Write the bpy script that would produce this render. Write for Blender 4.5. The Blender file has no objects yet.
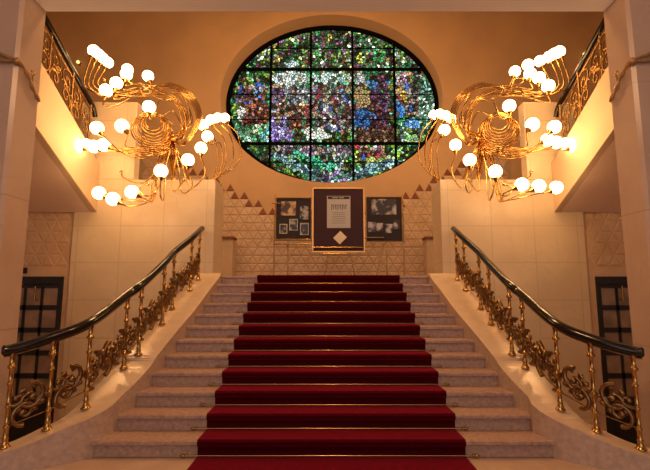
import bpy, bmesh, math, random
from mathutils import Vector, Matrix
random.seed(7)
S = bpy.context.scene
COL = S.collection
F_PX, PITCH, EYE = 440.0, 0.1298, 1.5136
CP, SP = math.cos(PITCH), math.sin(PITCH)


def at(px, py, y):
    """the point of the place at depth y that the photograph shows at (px, py)"""
    u, v = (px - 325) / F_PX, (235 - py) / F_PX
    t = y / (CP - v * SP)
    return Vector((u * t, y, EYE + (SP + v * CP) * t))


# ------------------------------------------------------------------ helpers
class MB:
    """collects shapes and links them as ONE mesh object"""

    def __init__(self):
        self.v, self.f, self.m, self.sm = [], [], [], []

    def add(self, vs, fs, mi=0, smooth=False):
        o = len(self.v)
        self.v += [tuple(p) for p in vs]
        for f in fs:
            self.f.append([o + i for i in f])
            self.m.append(mi)
            self.sm.append(smooth)

    def box(self, a, b, mi=0):
        (x0, y0, z0), (x1, y1, z1) = a, b
        vs = [(x0, y0, z0), (x1, y0, z0), (x1, y1, z0), (x0, y1, z0), (x0, y0, z1), (x1, y0, z1), (x1, y1, z1), (x0, y1, z1)]
        self.add(vs, [(3, 2, 1, 0), (4, 5, 6, 7), (0, 1, 5, 4), (1, 2, 6, 5), (2, 3, 7, 6), (3, 0, 4, 7)], mi)

    def prism(self, prof, x0, x1, mi=0):
        """profile of (y, z) points extruded along x"""
        n = len(prof)
        vs = [(x0, y, z) for y, z in prof] + [(x1, y, z) for y, z in prof]
        fs = [(i, (i + 1) % n, n + (i + 1) % n, n + i) for i in range(n)]
        self.add(vs, fs + [tuple(range(n - 1, -1, -1)), tuple(range(n, 2 * n))], mi)

    def tube(self, pts, r, n=8, mi=0, sx=1.0, sy=1.0, cap=True):
        """round bar along pts; r a number or a list; sx/sy flatten the section (side / up)"""
        pts = [Vector(p) for p in pts]
        N = len(pts)
        if N < 2:
            return
        rs = r if isinstance(r, (list, tuple)) else [r] * N
        vs, up = [], None
        for i, p in enumerate(pts):
            d = (pts[min(i + 1, N - 1)] - pts[max(i - 1, 0)])
            if d.length < 1e-9:
                d = Vector((0, 0, 1))
            d.normalize()
            if up is None:
                up = Vector((0, 0, 1)) if abs(d.z) < .93 else Vector((0, 1, 0))
            up = up - d * up.dot(d)
            if up.length < 1e-6:
                up = d.orthogonal()
            up.normalize()
            s = d.cross(up)
            for k in range(n):
                a = 2 * math.pi * k / n
                vs.append(p + s * (math.cos(a) * rs[i] * sx) + up * (math.sin(a) * rs[i] * sy))
        fs = [(i * n + k, i * n + (k + 1) % n, (i + 1) * n + (k + 1) % n, (i + 1) * n + k) for i in range(N - 1) for k in range(n)]
        self.add(vs, fs, mi, True)
        if cap:
            self.add(vs[:n], [tuple(range(n - 1, -1, -1))], mi)
            self.add(vs[-n:], [tuple(range(n))], mi)

    def lathe(self, prof, c=(0, 0, 0), n=14, mi=0, axis=None):
        """profile of (r, h) points turned about the vertical through c (or about axis)"""
        c = Vector(c)
        q = Vector(axis).normalized().to_track_quat('Z', 'Y') if axis is not None else None
        vs = []
        for r, h in prof:
            for k in range(n):
                a = 2 * math.pi * k / n
                p = Vector((r * math.cos(a), r * math.sin(a), h))
                vs.append(c + (q @ p if q else p))
        fs = [(i * n + k, i * n + (k + 1) % n, (i + 1) * n + (k + 1) % n, (i + 1) * n + k) for i in range(len(prof) - 1) for k in range(n)]
        self.add(vs, fs, mi, True)

    def ball(self, c, r, n=14, m=9, mi=0, sz=1.0):
        self.lathe([(max(1e-4, r * math.sin(math.pi * i / m)), -r * sz * math.cos(math.pi * i / m)) for i in range(m + 1)], c, n, mi)

    def build(self, name, mats, parent=None, bevel=0):
        me = bpy.data.meshes.new(name)
        me.from_pydata(self.v, [], self.f)
        for m in (mats if isinstance(mats, (list, tuple)) else [mats]):
            me.materials.append(m)
        me.polygons.foreach_set('material_index', self.m)
        me.polygons.foreach_set('use_smooth', self.sm)
        bm = bmesh.new()
        bm.from_mesh(me)
        bmesh.ops.recalc_face_normals(bm, faces=bm.faces)
        bm.to_mesh(me)
        bm.free()
        me.update()
        o = bpy.data.objects.new(name, me)
        COL.objects.link(o)
        if parent is not None:
            o.parent = parent
            o.matrix_parent_inverse = parent.matrix_basis.inverted()
        if bevel:
            b = o.modifiers.new('bevel', 'BEVEL')
            b.width, b.segments, b.limit_method = bevel, 2, 'ANGLE'
        return o


def tag(o, label=None, cat=None, group=None, kind=None):
    for k, v in (('label', label), ('category', cat), ('group', group), ('kind', kind)):
        if v:
            o[k] = v
    return o


def thing(name, loc, label, cat, group=None, kind=None):
    o = bpy.data.objects.new(name, None)
    o.empty_display_size = .1
    COL.objects.link(o)
    o.location = loc
    return tag(o, label, cat, group, kind)


def spline(pts, k=8):
    """Catmull-Rom through the points"""
    P = [Vector(p) for p in pts]
    P = [P[0] * 2 - P[1]] + P + [P[-1] * 2 - P[-2]]
    out = []
    for i in range(1, len(P) - 2):
        a, b, c, d = P[i - 1:i + 3]
        for j in range(k):
            t = j / k
            out.append(.5 * ((2 * b) + (c - a) * t + (2 * a - 5 * b + 4 * c - d) * t * t + (3 * b - a - 3 * c + d) * t ** 3))
    out.append(P[-2])
    return out


# ---------------------------------------------------------------- materials
def mat(name, base, rough=.5, metal=0.0, var=0.0, scale=6.0, dark=None, bump=0.0, spec=.5, joints=None, coat=0.0, veins=0.0, sheen=0.0, jdark=.70):
    """principled surface; var/scale: cloudy tone variation towards dark; joints=(axis, width, height, x offset, z offset)"""
    m = bpy.data.materials.new(name)
    m.use_nodes = True
    nt = m.node_tree
    nd, lk = nt.nodes, nt.links
    b = nd['Principled BSDF']
    b.inputs['Roughness'].default_value = rough
    b.inputs['Metallic'].default_value = metal
    b.inputs['Specular IOR Level'].default_value = spec
    b.inputs['Coat Weight'].default_value = coat
    b.inputs['Coat Roughness'].default_value = .08
    if sheen:
        b.inputs['Sheen Weight'].default_value = sheen
        b.inputs['Sheen Roughness'].default_value = .5
    geo = nd.new('ShaderNodeNewGeometry')
    col = None

    def mix(a, bcol, fac, mode='MIX'):
        x = nd.new('ShaderNodeMix')
        x.data_type, x.blend_type = 'RGBA', mode
        for s, val in ((x.inputs[6], a), (x.inputs[7], bcol), (x.inputs[0], fac)):
            if hasattr(val, 'links'):
                lk.new(val, s)
            elif isinstance(val, (int, float)):
                s.default_value = val
            else:
                s.default_value = (*val, 1)
        return x.outputs[2]

    def noise(sc, det=5, dist=0.0):
        n = nd.new('ShaderNodeTexNoise')
        n.inputs['Scale'].default_value, n.inputs['Detail'].default_value, n.inputs['Distortion'].default_value = sc, det, dist
        lk.new(geo.outputs['Position'], n.inputs['Vector'])
        return n.outputs['Fac']

    def ramp(src, lo, hi):
        r = nd.new('ShaderNodeMapRange')
        r.inputs[1].default_value, r.inputs[2].default_value = lo, hi
        lk.new(src, r.inputs[0])
        return r.outputs[0]

    def math_(op, a, bv=None):
        x = nd.new('ShaderNodeMath')
        x.operation = op
        for s, val in zip(x.inputs, (a, bv)):
            if val is None:
                continue
            if hasattr(val, 'links'):
                lk.new(val, s)
            else:
                s.default_value = val
        return x.outputs[0]

    if var:
        d = dark or tuple(c * (1 - var) for c in base)
        col = mix(base, d, ramp(noise(scale), .35, .7))
    if veins:
        n = noise(scale * .55, 6, 1.6)
        v = math_('ABSOLUTE', math_('SUBTRACT', n, .5))
        col = mix(col if col is not None else base, tuple(c * (1 - veins) for c in base), ramp(v, .03, .0))
    if joints:
        ax, w, h, ox, oz = joints
        sep = nd.new('ShaderNodeSeparateXYZ')
        lk.new(geo.outputs['Position'], sep.inputs[0])

        def line(src, per, off):
            q = math_('FRACT', math_('DIVIDE', math_('ADD', src, off + 100 * per), per))
            return math_('LESS_THAN', q, (.014) / per)
        j = math_('MAXIMUM', line(sep.outputs['XYZ'.index(ax)], w, ox), line(sep.outputs['Z'], h, oz))
        base_c = col if col is not None else base
        col = mix(base_c, tuple(c * jdark for c in base), j)
        # slabs differ a little in tone
        cx = math_('FLOOR', math_('DIVIDE', math_('ADD', sep.outputs['XYZ'.index(ax)], ox + 100 * w), w))
        cz = math_('FLOOR', math_('DIVIDE', math_('ADD', sep.outputs['Z'], oz + 100 * h), h))
        wn = nd.new('ShaderNodeTexWhiteNoise')
        wn.noise_dimensions = '2D'
        cb = nd.new('ShaderNodeCombineXYZ')
        lk.new(cx, cb.inputs[0])
        lk.new(cz, cb.inputs[1])
        lk.new(cb.outputs[0], wn.inputs['Vector'])
        col = mix(col, tuple(c * .86 for c in base), math_('MULTIPLY', wn.outputs[0], .55))
    if col is None:
        b.inputs['Base Color'].default_value = (*base, 1)
    else:
        lk.new(col, b.inputs['Base Color'])
    if bump:
        bp = nd.new('ShaderNodeBump')
        bp.inputs['Strength'].default_value = bump
        bp.inputs['Distance'].default_value = .01
        lk.new(noise(scale * 8, 4), bp.inputs['Height'])
        lk.new(bp.outputs[0], b.inputs['Normal'])
    return m


MARBLE_L, MARBLE_R = (mat('beige_marble', (.69, .55, .38), .3, 0, .22, 2.2, dark=(.61, .46, .30), joints=('X', .745, .64, ox, -.10), veins=.1, spec=.4) for ox in (.595, .08))
MARBLE_PLAIN = mat('beige_marble_plain', (.62, .47, .33), .22, 0, .2, 2.4, dark=(.53, .38, .25), veins=.1)
MARBLE_PINK = mat('pink_marble', (.50, .36, .30), .3, 0, .2, 3.0, dark=(.42, .30, .25), veins=.12)
STEP_STONE = mat('step_stone', (.45, .285, .20), .35, 0, .5, 26.0, dark=(.25, .155, .13), veins=.2)
PLASTER = mat('orange_plaster', (.59, .37, .195), .85, 0, .12, 1.2, bump=.05)
REVEAL = mat('reveal_plaster', (.57, .36, .20), .8)
WHITE_PLASTER = mat('cream_plaster', (.60, .44, .29), .8, 0, .06, 2)
SOFFIT = mat('soffit_plaster', (.84, .64, .53), .85, 0, .08, 2)
CEIL = mat('ceiling_plaster', (.55, .45, .38), .9)
TILE = mat('beige_tile', (.64, .45, .29), .45, 0, .25, 4, dark=(.54, .36, .22), bump=.1)
TILE_BROWN = mat('brown_tile', (.24, .075, .03), .7, 0, .2, 5)
GROUT = mat('tile_grout', (.44, .31, .20), .9)
CURB_FACE = mat('curb_face', (.50, .36, .27), .35, 0, .4, 20, dark=(.36, .25, .2), veins=.15)
FLOOR = mat('floor_stone', (.48, .34, .24), .3, 0, .25, 3, dark=(.40, .27, .19), veins=.15)
CARPET = mat('red_carpet', (.050, .0012, .0042), .95, 0, .3, 40, spec=0, bump=.3, sheen=.7)
CARPET.node_tree.nodes['Principled BSDF'].inputs['Sheen Tint'].default_value = (.72, .045, .075, 1)
BRASS = mat('polished_brass', (.50, .29, .09), .22, 1.0, .15, 12)
BRASS_GOLD = mat('gilded_tube', (.60, .34, .105), .2, 1.0)
FRAME = mat('satin_brass', (.66, .40, .16), .42, .7)
GILT = mat('dull_gilt', (.50, .29, .12), .4, .55, .3, 25)
BRONZE = mat('dark_bronze', (.27, .155, .065), .33, 1.0, .4, 20)
ANTIQUE = mat('antique_brass', (.40, .22, .075), .3, 1.0, .35, 18)
RAIL = mat('black_lacquer', (.008, .005, .004), .14, 0, coat=.25, spec=.35)
DOOR = mat('black_door_paint', (.010, .008, .008), .3)
GLASS = mat('door_glass', (.34, .22, .14), .1, 0, .5, 3, spec=.8)  # brownish base paints in the lit room and reflections seen in the panes
BOARD = mat('aubergine_felt', (.040, .013, .022), .9)
BOARD_DARK = mat('dark_board', (.018, .010, .014), .8)
PAPER = mat('white_paper', (.44, .42, .43), .8)
CREAM_PAPER = mat('cream_paper', (.72, .60, .44), .8)
INK = mat('dark_ink', (.03, .025, .03), .8)
LEAD = mat('dark_lead', (.003, .003, .003), .9, spec=.05)
SIGN = mat('dark_sign', (.012, .010, .010), .5)


def photo_mat(name, a, b, sc):
    m = bpy.data.materials.new(name)
    m.use_nodes = True
    nd, lk = m.node_tree.nodes, m.node_tree.links
    p = nd['Principled BSDF']
    p.inputs['Roughness'].default_value = .35
    g = nd.new('ShaderNodeNewGeometry')
    n = nd.new('ShaderNodeTexNoise')
    n.inputs['Scale'].default_value, n.inputs['Detail'].default_value = sc, 3
    r = nd.new('ShaderNodeValToRGB')
    r.color_ramp.elements[0].position, r.color_ramp.elements[0].color = .46, (*a, 1)
    r.color_ramp.elements[1].position, r.color_ramp.elements[1].color = .6, (*b, 1)
    lk.new(g.outputs['Position'], n.inputs['Vector'])
    lk.new(n.outputs['Fac'], r.inputs[0])
    lk.new(r.outputs[0], p.inputs['Base Color'])
    return m


PHOTO_BW = photo_mat('monochrome_print', (.010, .009, .010), (.33, .30, .28), 9)
PHOTO_WARM = photo_mat('warm_print', (.05, .015, .010), (.50, .33, .16), 6)
PHOTO_PALE = photo_mat('pale_print', (.02, .013, .018), (.42, .38, .38), 7)


def emit_mat(name, colr, strength):
    m = bpy.data.materials.new(name)
    m.use_nodes = True
    nd, lk = m.node_tree.nodes, m.node_tree.links
    nd.remove(nd['Principled BSDF'])
    e = nd.new('ShaderNodeEmission')
    e.inputs[0].default_value = (*colr, 1)
    e.inputs[1].default_value = strength
    lk.new(e.outputs[0], nd['Material Output'].inputs[0])
    return m


GLOBE = emit_mat('lit_opal_glass', (1.0, .57, .23), 16.5)
SMALL_GLOBE = emit_mat('small_lit_glass', (1.0, .75, .25), 1.0)

# stained glass: daylight behind coloured panes
GLASSPAINT = bpy.data.materials.new('stained_glass')
GLASSPAINT.use_nodes = True
_n, _l = GLASSPAINT.node_tree.nodes, GLASSPAINT.node_tree.links
_p = _n['Principled BSDF']
_a = _n.new('ShaderNodeAttribute')
_a.attribute_name = 'tint'
_p.inputs['Roughness'].default_value = .5
_p.inputs['Specular IOR Level'].default_value = .12
_p.inputs['Base Color'].default_value = (.01, .01, .01, 1)
_l.new(_a.outputs['Color'], _p.inputs['Emission Color'])
_p.inputs["Emission Strength"].default_value = 1.0

# =============================================================== THE SETTING
Y_ST, T_ST, R_ST, N_ST = 4.278, .3095, .15, 12     # first nosing, going, rise, number of risers
Z_LAND = N_ST * R_ST
Y_LAND = Y_ST + (N_ST - 1) * T_ST
Y_WALL = 7.6                                         # marble walls beside the stair
Y_BACK = 10.6
Z_LOW = -1.0


def struct(name, mb, mats, bevel=0, parent=None, label=None):
    o = mb.build(name, mats, parent, bevel)
    if parent is None:
        o['kind'] = 'structure'
    if label:
        o['label'] = label
    return o


# floors
m = MB(); m.box((-6.5, -4, -.3), (6.5, Y_ST + .02, 0)); struct('floor', m, FLOOR)
m = MB(); m.box((-6.5, Y_ST + .03, Z_LOW - .2), (6.5, Y_WALL + .9, Z_LOW)); struct('floor_passage', m, FLOOR)
m = MB(); m.box((-8, Y_LAND + .30, Z_LAND - .25), (8, Y_BACK, Z_LAND - .002)); struct('floor_landing', m, STEP_STONE)
# ceilings
m = MB(); m.box((-8.3, 4.4, 9.7), (8.3, Y_BACK + .6, 9.9)); struct('ceiling', m, CEIL)
m = MB(); m.box((-6.5, -4, 5.3), (6.5, 4.03, 5.5)); struct('ceiling_hall', m, CEIL)
# outer side walls
for s, nm in ((-1, 'left'), (1, 'right')):
    m = MB(); m.box((min(s * 8.0, s * 8.3), 4.4, 2.0), (max(s * 8.0, s * 8.3), Y_BACK + .6, 9.7)); struct('wall_%s_gallery' % nm, m, PLASTER)
    m = MB(); m.box((min(s * 6.2, s * 6.5), -4, Z_LOW), (max(s * 6.2, s * 6.5), Y_WALL + .9, 5.3)); struct('wall_%s_hall' % nm, m, MARBLE_PINK)

# marble walls with their piers, either side of the stair
XW_L, XW_R = at(214.0, 230, Y_WALL).x, at(441.5, 230, Y_WALL).x
Z_PIER = at(200, 179.5, Y_WALL).z
Z_HIGH = at(110, 102, Y_WALL).z
for nm, xi, xo, xh, s in (('left', XW_L, -4.41, at(138, 102, Y_WALL).x, -1), ('right', XW_R, at(585.5, 240, Y_WALL).x, at(523, 102, Y_WALL).x, 1)):
    a, b = min(xi, xo), max(xi, xo)
    prof = []
    m = MB()
    # stepped outline, extruded in depth
    outl = [(xi, Z_LOW), (xi, Z_PIER), (xo, Z_PIER), (xo, Z_LOW)]
    n = len(outl)
    vs = [(x, Y_WALL, z) for x, z in outl] + [(x, Y_WALL + .62, z) for x, z in outl]
    m.add(vs, [tuple(range(n)), tuple(range(2 * n - 1, n - 1, -1))] + [(i, (i + 1) % n, n + (i + 1) % n, n + i) for i in range(n)])
    struct('wall_' + nm, m, MARBLE_L if s < 0 else MARBLE_R, .012)
    m = MB(); m.box((min(xh, xo), Y_WALL, Z_PIER), (max(xh, xo), Y_WALL + .22, Z_HIGH))
    struct('wall_%s_parapet' % nm, m, MARBLE_L if s < 0 else MARBLE_R, .012)
    # low newel behind the pier
    xs = at(234.5, 250, 10.2).x if s < 0 else at(424.5, 250, 10.2).x
    m = MB(); m.box((min(xs, xs + s * .5), 10.0, Z_LAND), (max(xs, xs + s * .5), 10.3, at(230, 239, 10.0).z))
    o = struct('pillar_%s_landing' % nm, m, MARBLE_PLAIN, .01)
    z = at(230, 239, 10.0).z
    m = MB(); m.box((min(xs - s * .03, xs + s * .5), 9.97, z), (max(xs - s * .03, xs + s * .5), 10.33, z + .06)); struct('trim_%s_landing' % nm, m, TILE_BROWN, .01)


def tri_tiles(m, x0, x1, z0, y, w, h, top_of, brown_of=None):
    """triangular tiles, each a low pyramid, on the plane y"""
    rows = 60
    k0, k1 = int(math.floor(x0 / w)) - 1, int(math.ceil(x1 / w)) + 1
    for r in range(rows):
        zb = z0 + r * h
        for k in range(k0, k1 + 1):
            for up in (0, 1):
                off = (r % 2) * .5
                if up:
                    tri = [((k + off) * w, zb), ((k + 1 + off) * w, zb), ((k + .5 + off) * w, zb + h)]
                else:
                    tri = [((k + .5 + off) * w, zb + h), ((k + 1 + off) * w, zb), ((k + 1.5 + off) * w, zb + h)]
                cx = sum(p[0] for p in tri) / 3
                cz = sum(p[1] for p in tri) / 3
                if min(p[0] for p in tri) < x0 or max(p[0] for p in tri) > x1:
                    continue
                lev = top_of(cx)
                if brown_of:
                    N = int((lev - z0) / h)
                    if r > N or (r == N and not up):
                        continue
                    mi = 1 if up and (r == N or (r == N - 1 and int((top_of(cx + (.7 * w if cx < 0 else -.7 * w)) - z0) / h) < N)) else 0
                else:
                    if max(p[1] for p in tri) > lev:
                        continue
                    mi = 0
                g = .90
                pts = [(cx + (px - cx) * g, cz + (pz - cz) * g) for px, pz in tri]
                ins = [(cx + (px - cx) * .7, cz + (pz - cz) * .62) for px, pz in tri]
                e = .006
                dz = .004 + .005 * random.random()
                vs = [(px, y, pz) for px, pz in pts] + [(px, y - e, pz) for px, pz in pts] + [(px, y - e - dz, pz) for px, pz in ins]
                m.add(vs, [(0, 1, 4, 3), (1, 2, 5, 4), (2, 0, 3, 5), (3, 4, 7, 6), (4, 5, 8, 7), (5, 3, 6, 8), (6, 7, 8)], mi)


# passage walls with triangular tiles, door openings
DOORS = []
for nm, s in (('left', -1), ('right', 1)):
    xm = -4.41 if s < 0 else at(585.5, 240, Y_WALL).x
    yw = Y_WALL + .06
    xd = at(62.5, 300, yw).x if s < 0 else at(596.5, 300, yw).x      # jamb of the door nearest the stair
    zt = at(62, 276.5, yw).z
    m = MB()
    a, b = sorted((xm, xd)); m.box((a, yw, Z_LOW), (b, yw + .25, 3.0))
    a, b = sorted((xd, xd + s * 1.05)); m.box((a, yw, zt), (b, yw + .25, 3.0))
    a, b = sorted((xd + s * 1.05, s * 6.2)); m.box((a, yw, Z_LOW), (b, yw + .25, 3.0))
    a, b = sorted((xm + s * .03, s * 5.75))
    tri_tiles(m, a, b, at(50, 266, yw).z, yw, .235, .2, lambda x: 3.0)
    struct('wall_%s_passage' % nm, m, TILE)
    DOORS.append((s, xd, zt, yw))

for i, (s, xd, zt, yw) in enumerate(DOORS):
    W = 1.05
    a, b = sorted((xd, xd + s * W))
    fr = MB()
    t = .045
    fr.box((a, yw - .03, Z_LOW), (a + t, yw + .12, zt)); fr.box((b - t, yw - .03, Z_LOW), (b, yw + .12, zt))
    fr.box((a + t, yw - .03, zt - .13), (b - t, yw + .12, zt))
    fo = struct('door_%d' % (i + 1), fr, DOOR, .006)
    fo['label'] = 'tall black glazed door behind the %s balustrade' % ('left' if s < 0 else 'right')
    lf = MB()
    a2, b2 = a + t, b - t
    z0, z1 = Z_LOW + .01, zt - .135
    st, mun, mr = .06, .045, .085
    pw = (b2 - a2 - 2 * st - mun * 2) / 3
    zb = at(60, 397, yw).z
    rows = 5
    ph = (z1 - .06 - zb - mr * (rows - 1)) / rows
    lf.box((a2, yw + .02, z0), (a2 + st, yw + .07, z1)); lf.box((b2 - st, yw + .02, z0), (b2, yw + .07, z1))
    lf.box((a2 + st, yw + .02, z1 - .06), (b2 - st, yw + .07, z1)); lf.box((a2 + st, yw + .02, z0), (b2 - st, yw + .07, zb))
    lf.box((a2 + st + .06, yw + .005, z0 + .12), (b2 - st - .06, yw + .025, zb - .1))
    for c in (1, 2):
        x = a2 + st + c * pw + (c - 1) * mun
        lf.box((x, yw + .025, zb), (x + mun, yw + .065, z1 - .06))
    for r in range(1, rows):
        z = zb + r * ph + (r - 1) * mr
        lf.box((a2 + st, yw + .025, z), (b2 - st, yw + .065, z + mr))
    struct('door_leaf', lf, DOOR, 0, fo)
    g = MB(); g.box((a2 + st, yw + .04, zb), (b2 - st, yw + .048, z1 - .06)); struct('door_glass', g, GLASS, 0, fo)
    h = MB(); xh = (b2 - st * .5) if s < 0 else (a2 + st * .5)
    xh = at(34.5, 323, yw).x if s < 0 else at(623, 322, yw).x  # bar added where lamp reflections glint in the panes
    h.tube([(xh, yw - .05, 1.36), (xh, yw - .05, 1.62)], .014, 8); h.tube([(xh, yw - .05, 1.39), (xh, yw + .03, 1.39)], .01, 6); h.tube([(xh, yw - .05, 1.59), (xh, yw + .03, 1.59)], .01, 6)
    struct('door_glint', h, BRASS, 0, fo, 'upright brass bar added for a lamp glint in the panes')
p = at(24.3, 270.5, Y_WALL + .055)
m = MB(); m.box((p.x - .055, p.y - .025, p.z - .05), (p.x + .055, p.y, p.z + .05))
tag(m.build('door_sign', SIGN, None, .006), 'small dark square sign on tiles above the left black door', 'sign')

# back wall with the oval opening
YG = Y_BACK + .34                                    # plane of the glass
OX, OZ = (at(226.5, 105, YG).x + at(438.5, 105, YG).x) / 2, (at(333, 26.3, YG).z + at(333, 186.5, YG).z) / 2
OA, OB = (at(438.5, 105, YG).x - at(226.5, 105, YG).x) / 2, (at(333, 26.3, YG).z - at(333, 186.5, YG).z) / 2
FX = (at(220, 105, Y_BACK).x + at(443, 105, Y_BACK).x) / 2
FA = (at(443, 105, Y_BACK).x - at(220, 105, Y_BACK).x) / 2
FZ1 = at(331, 14.5, Y_BACK).z
FZ0 = at(332, 182.6, Y_BACK).z
FZ, FB = (FZ0 + FZ1) / 2, (FZ1 - FZ0) / 2
m = MB()
NS = 96
X0, X1, Z0, Z1 = -8.0, 8.0, Z_LAND - .2, 9.7
ell = [(FX + FA * math.cos(2 * math.pi * i / NS), FZ + FB * math.sin(2 * math.pi * i / NS)) for i in range(NS)]
rim = []
for i in range(NS):
    c, s_ = math.cos(2 * math.pi * i / NS), math.sin(2 * math.pi * i / NS)
    tx = ((X1 - FX) / c if c > 1e-9 else (X0 - FX) / c if c < -1e-9 else 1e9)
    tz = ((Z1 - FZ) / s_ if s_ > 1e-9 else (Z0 - FZ) / s_ if s_ < -1e-9 else 1e9)
    t = min(tx, tz)
    rim.append((FX + c * t, FZ + s_ * t))
for cx, cz in ((X0, Z0), (X1, Z0), (X1, Z1), (X0, Z1)):      # snap the nearest rim points to the corners
    i = min(range(NS), key=lambda i: (rim[i][0] - cx) ** 2 + (rim[i][1] - cz) ** 2)
    rim[i] = (cx, cz)
vs = [(x, Y_BACK, z) for x, z in ell] + [(x, Y_BACK, z) for x, z in rim]
m.add(vs, [(i, (i + 1) % NS, NS + (i + 1) % NS, NS + i) for i in range(NS)])
inn = [(OX + OA * math.cos(2 * math.pi * i / NS), YG, OZ + OB * math.sin(2 * math.pi * i / NS)) for i in range(NS)]
m.add([(x, Y_BACK, z) for x, z in ell] + inn, [(i, NS + i, NS + (i + 1) % NS, (i + 1) % NS) for i in range(NS)], 1, True)
m.add(inn + [(OX + (x - OX) * 1.3, YG + .02, OZ + (z - OZ) * 1.3) for x, y, z in inn], [(i, (i + 1) % NS, NS + (i + 1) % NS, NS + i) for i in range(NS)], 1)
struct('wall_back', m, [PLASTER, REVEAL])
# tile dado with the brown zigzag border
xa, xb = at(227, 193, Y_BACK).x, at(275, 216, Y_BACK).x
za, zb_ = at(227, 187, Y_BACK).z, at(275, 213, Y_BACK).z


def zig(x):
    ax = abs(x - .03)
    return min(za + .9, zb_ + max(0, (ax - abs(xb)) / (1.5 * TW) * TH))


TW, TH = .233, .198
m = MB()
tri_tiles(m, -4.6, 4.6, Z_LAND, Y_BACK - .012, TW, TH, zig, True)
nst = 80
prof = []
for i in range(nst):
    x = -4.6 + 9.2 * i / nst
    N = int((zig(x + .057) - Z_LAND) / TH)
    m.box((x, Y_BACK - .012, Z_LAND - .1), (x + 9.2 / nst, Y_BACK - .001, Z_LAND + N * TH), 2)
struct('wall_back_tiles', m, [TILE, TILE_BROWN, GROUT])

# columns and lintel framing the stair hall
CX_L, CX_R = -3.0, at(603.5, 12, 4.38).x
yb = 4.38
zl = at(46, 11.5, yb).z
for s, x, nm in ((-1, CX_L, 'left'), (1, CX_R, 'right')):
    yf = 4.03
    m = MB()
    o_ = s * 1.3
    pl = [(x, yb), (x, yf + .03), (x + s * .03, yf), (x + o_, yf), (x + o_, yb)]
    n = len(pl)
    vs = [(a, b, Z_LOW) for a, b in pl] + [(a, b, zl) for a, b in pl]
    m.add(vs, [(i, (i + 1) % n, n + (i + 1) % n, n + i) for i in range(n)] + [tuple(range(n)), tuple(range(2 * n - 1, n - 1, -1))])
    struct('column_' + nm, m, mat('column_marble_' + nm, (.52, .37, .28), .3, 0, .15, 2.4, dark=(.45, .31, .23), joints=('Z', 9.0, 1.26, 3, .1 if s < 0 else .25), veins=.1, spec=.4))
m = MB(); m.box((-6.5, 4.03, zl), (6.5, yb, 5.5)); struct('trim_1', m, mat('lintel_plaster', (.90, .84, .80), .8))

# oval stained glass window ---------------------------------------------------
frame = MB()
ring_o = [(OX + (OA + .02) * math.cos(2 * math.pi * i / NS), OZ + (OB + .02) * math.sin(2 * math.pi * i / NS)) for i in range(NS)]
ring_i = [(OX + (OA - .10) * math.cos(2 * math.pi * i / NS), OZ + (OB - .10) * math.sin(2 * math.pi * i / NS)) for i in range(NS)]
vs = [(x, YG - .03, z) for x, z in ring_o] + [(x, YG - .03, z) for x, z in ring_i] + [(x, YG + .06, z) for x, z in ring_i]
frame.add(vs, [(i, (i + 1) % NS, NS + (i + 1) % NS, NS + i) for i in range(NS)] + [(NS + i, NS + (i + 1) % NS, 2 * NS + (i + 1) % NS, 2 * NS + i) for i in range(NS)])
wf = struct('window_1', frame, LEAD, label='oval stained glass window with dark lead frame above landing')


def half_chord(v, a, b):
    return a * math.sqrt(max(0, 1 - (v / b) ** 2))


mu = MB()
for px in (270.5, 310.7, 352.8, 394.9):
    x = at(px, 105, YG).x
    hz = half_chord(x - OX, OB - .08, OA - .08)
    mu.box((x - .03, YG - .02, OZ - hz), (x + .03, YG + .03, OZ + hz))
for py in (69.3, 143.5):
    z = at(332, py, YG).z
    hx = half_chord(z - OZ, OA - .08, OB - .08)
    mu.box((OX - hx, YG - .022, z - .035), (OX + hx, YG + .028, z + .035))
for py in (48, 94, 119, 162):
    z = at(332, py, YG).z
    hx = half_chord(z - OZ, OA - .08, OB - .08)
    mu.box((OX - hx, YG + .0, z - .008), (OX + hx, YG + .03, z + .008))
struct('window_bars', mu, LEAD, 0, wf)
bk = MB()
bk.add([(x, YG + .05, z) for x, z in ring_o], [tuple(range(NS))])
struct('window_leading', bk, LEAD, 0, wf)

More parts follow.
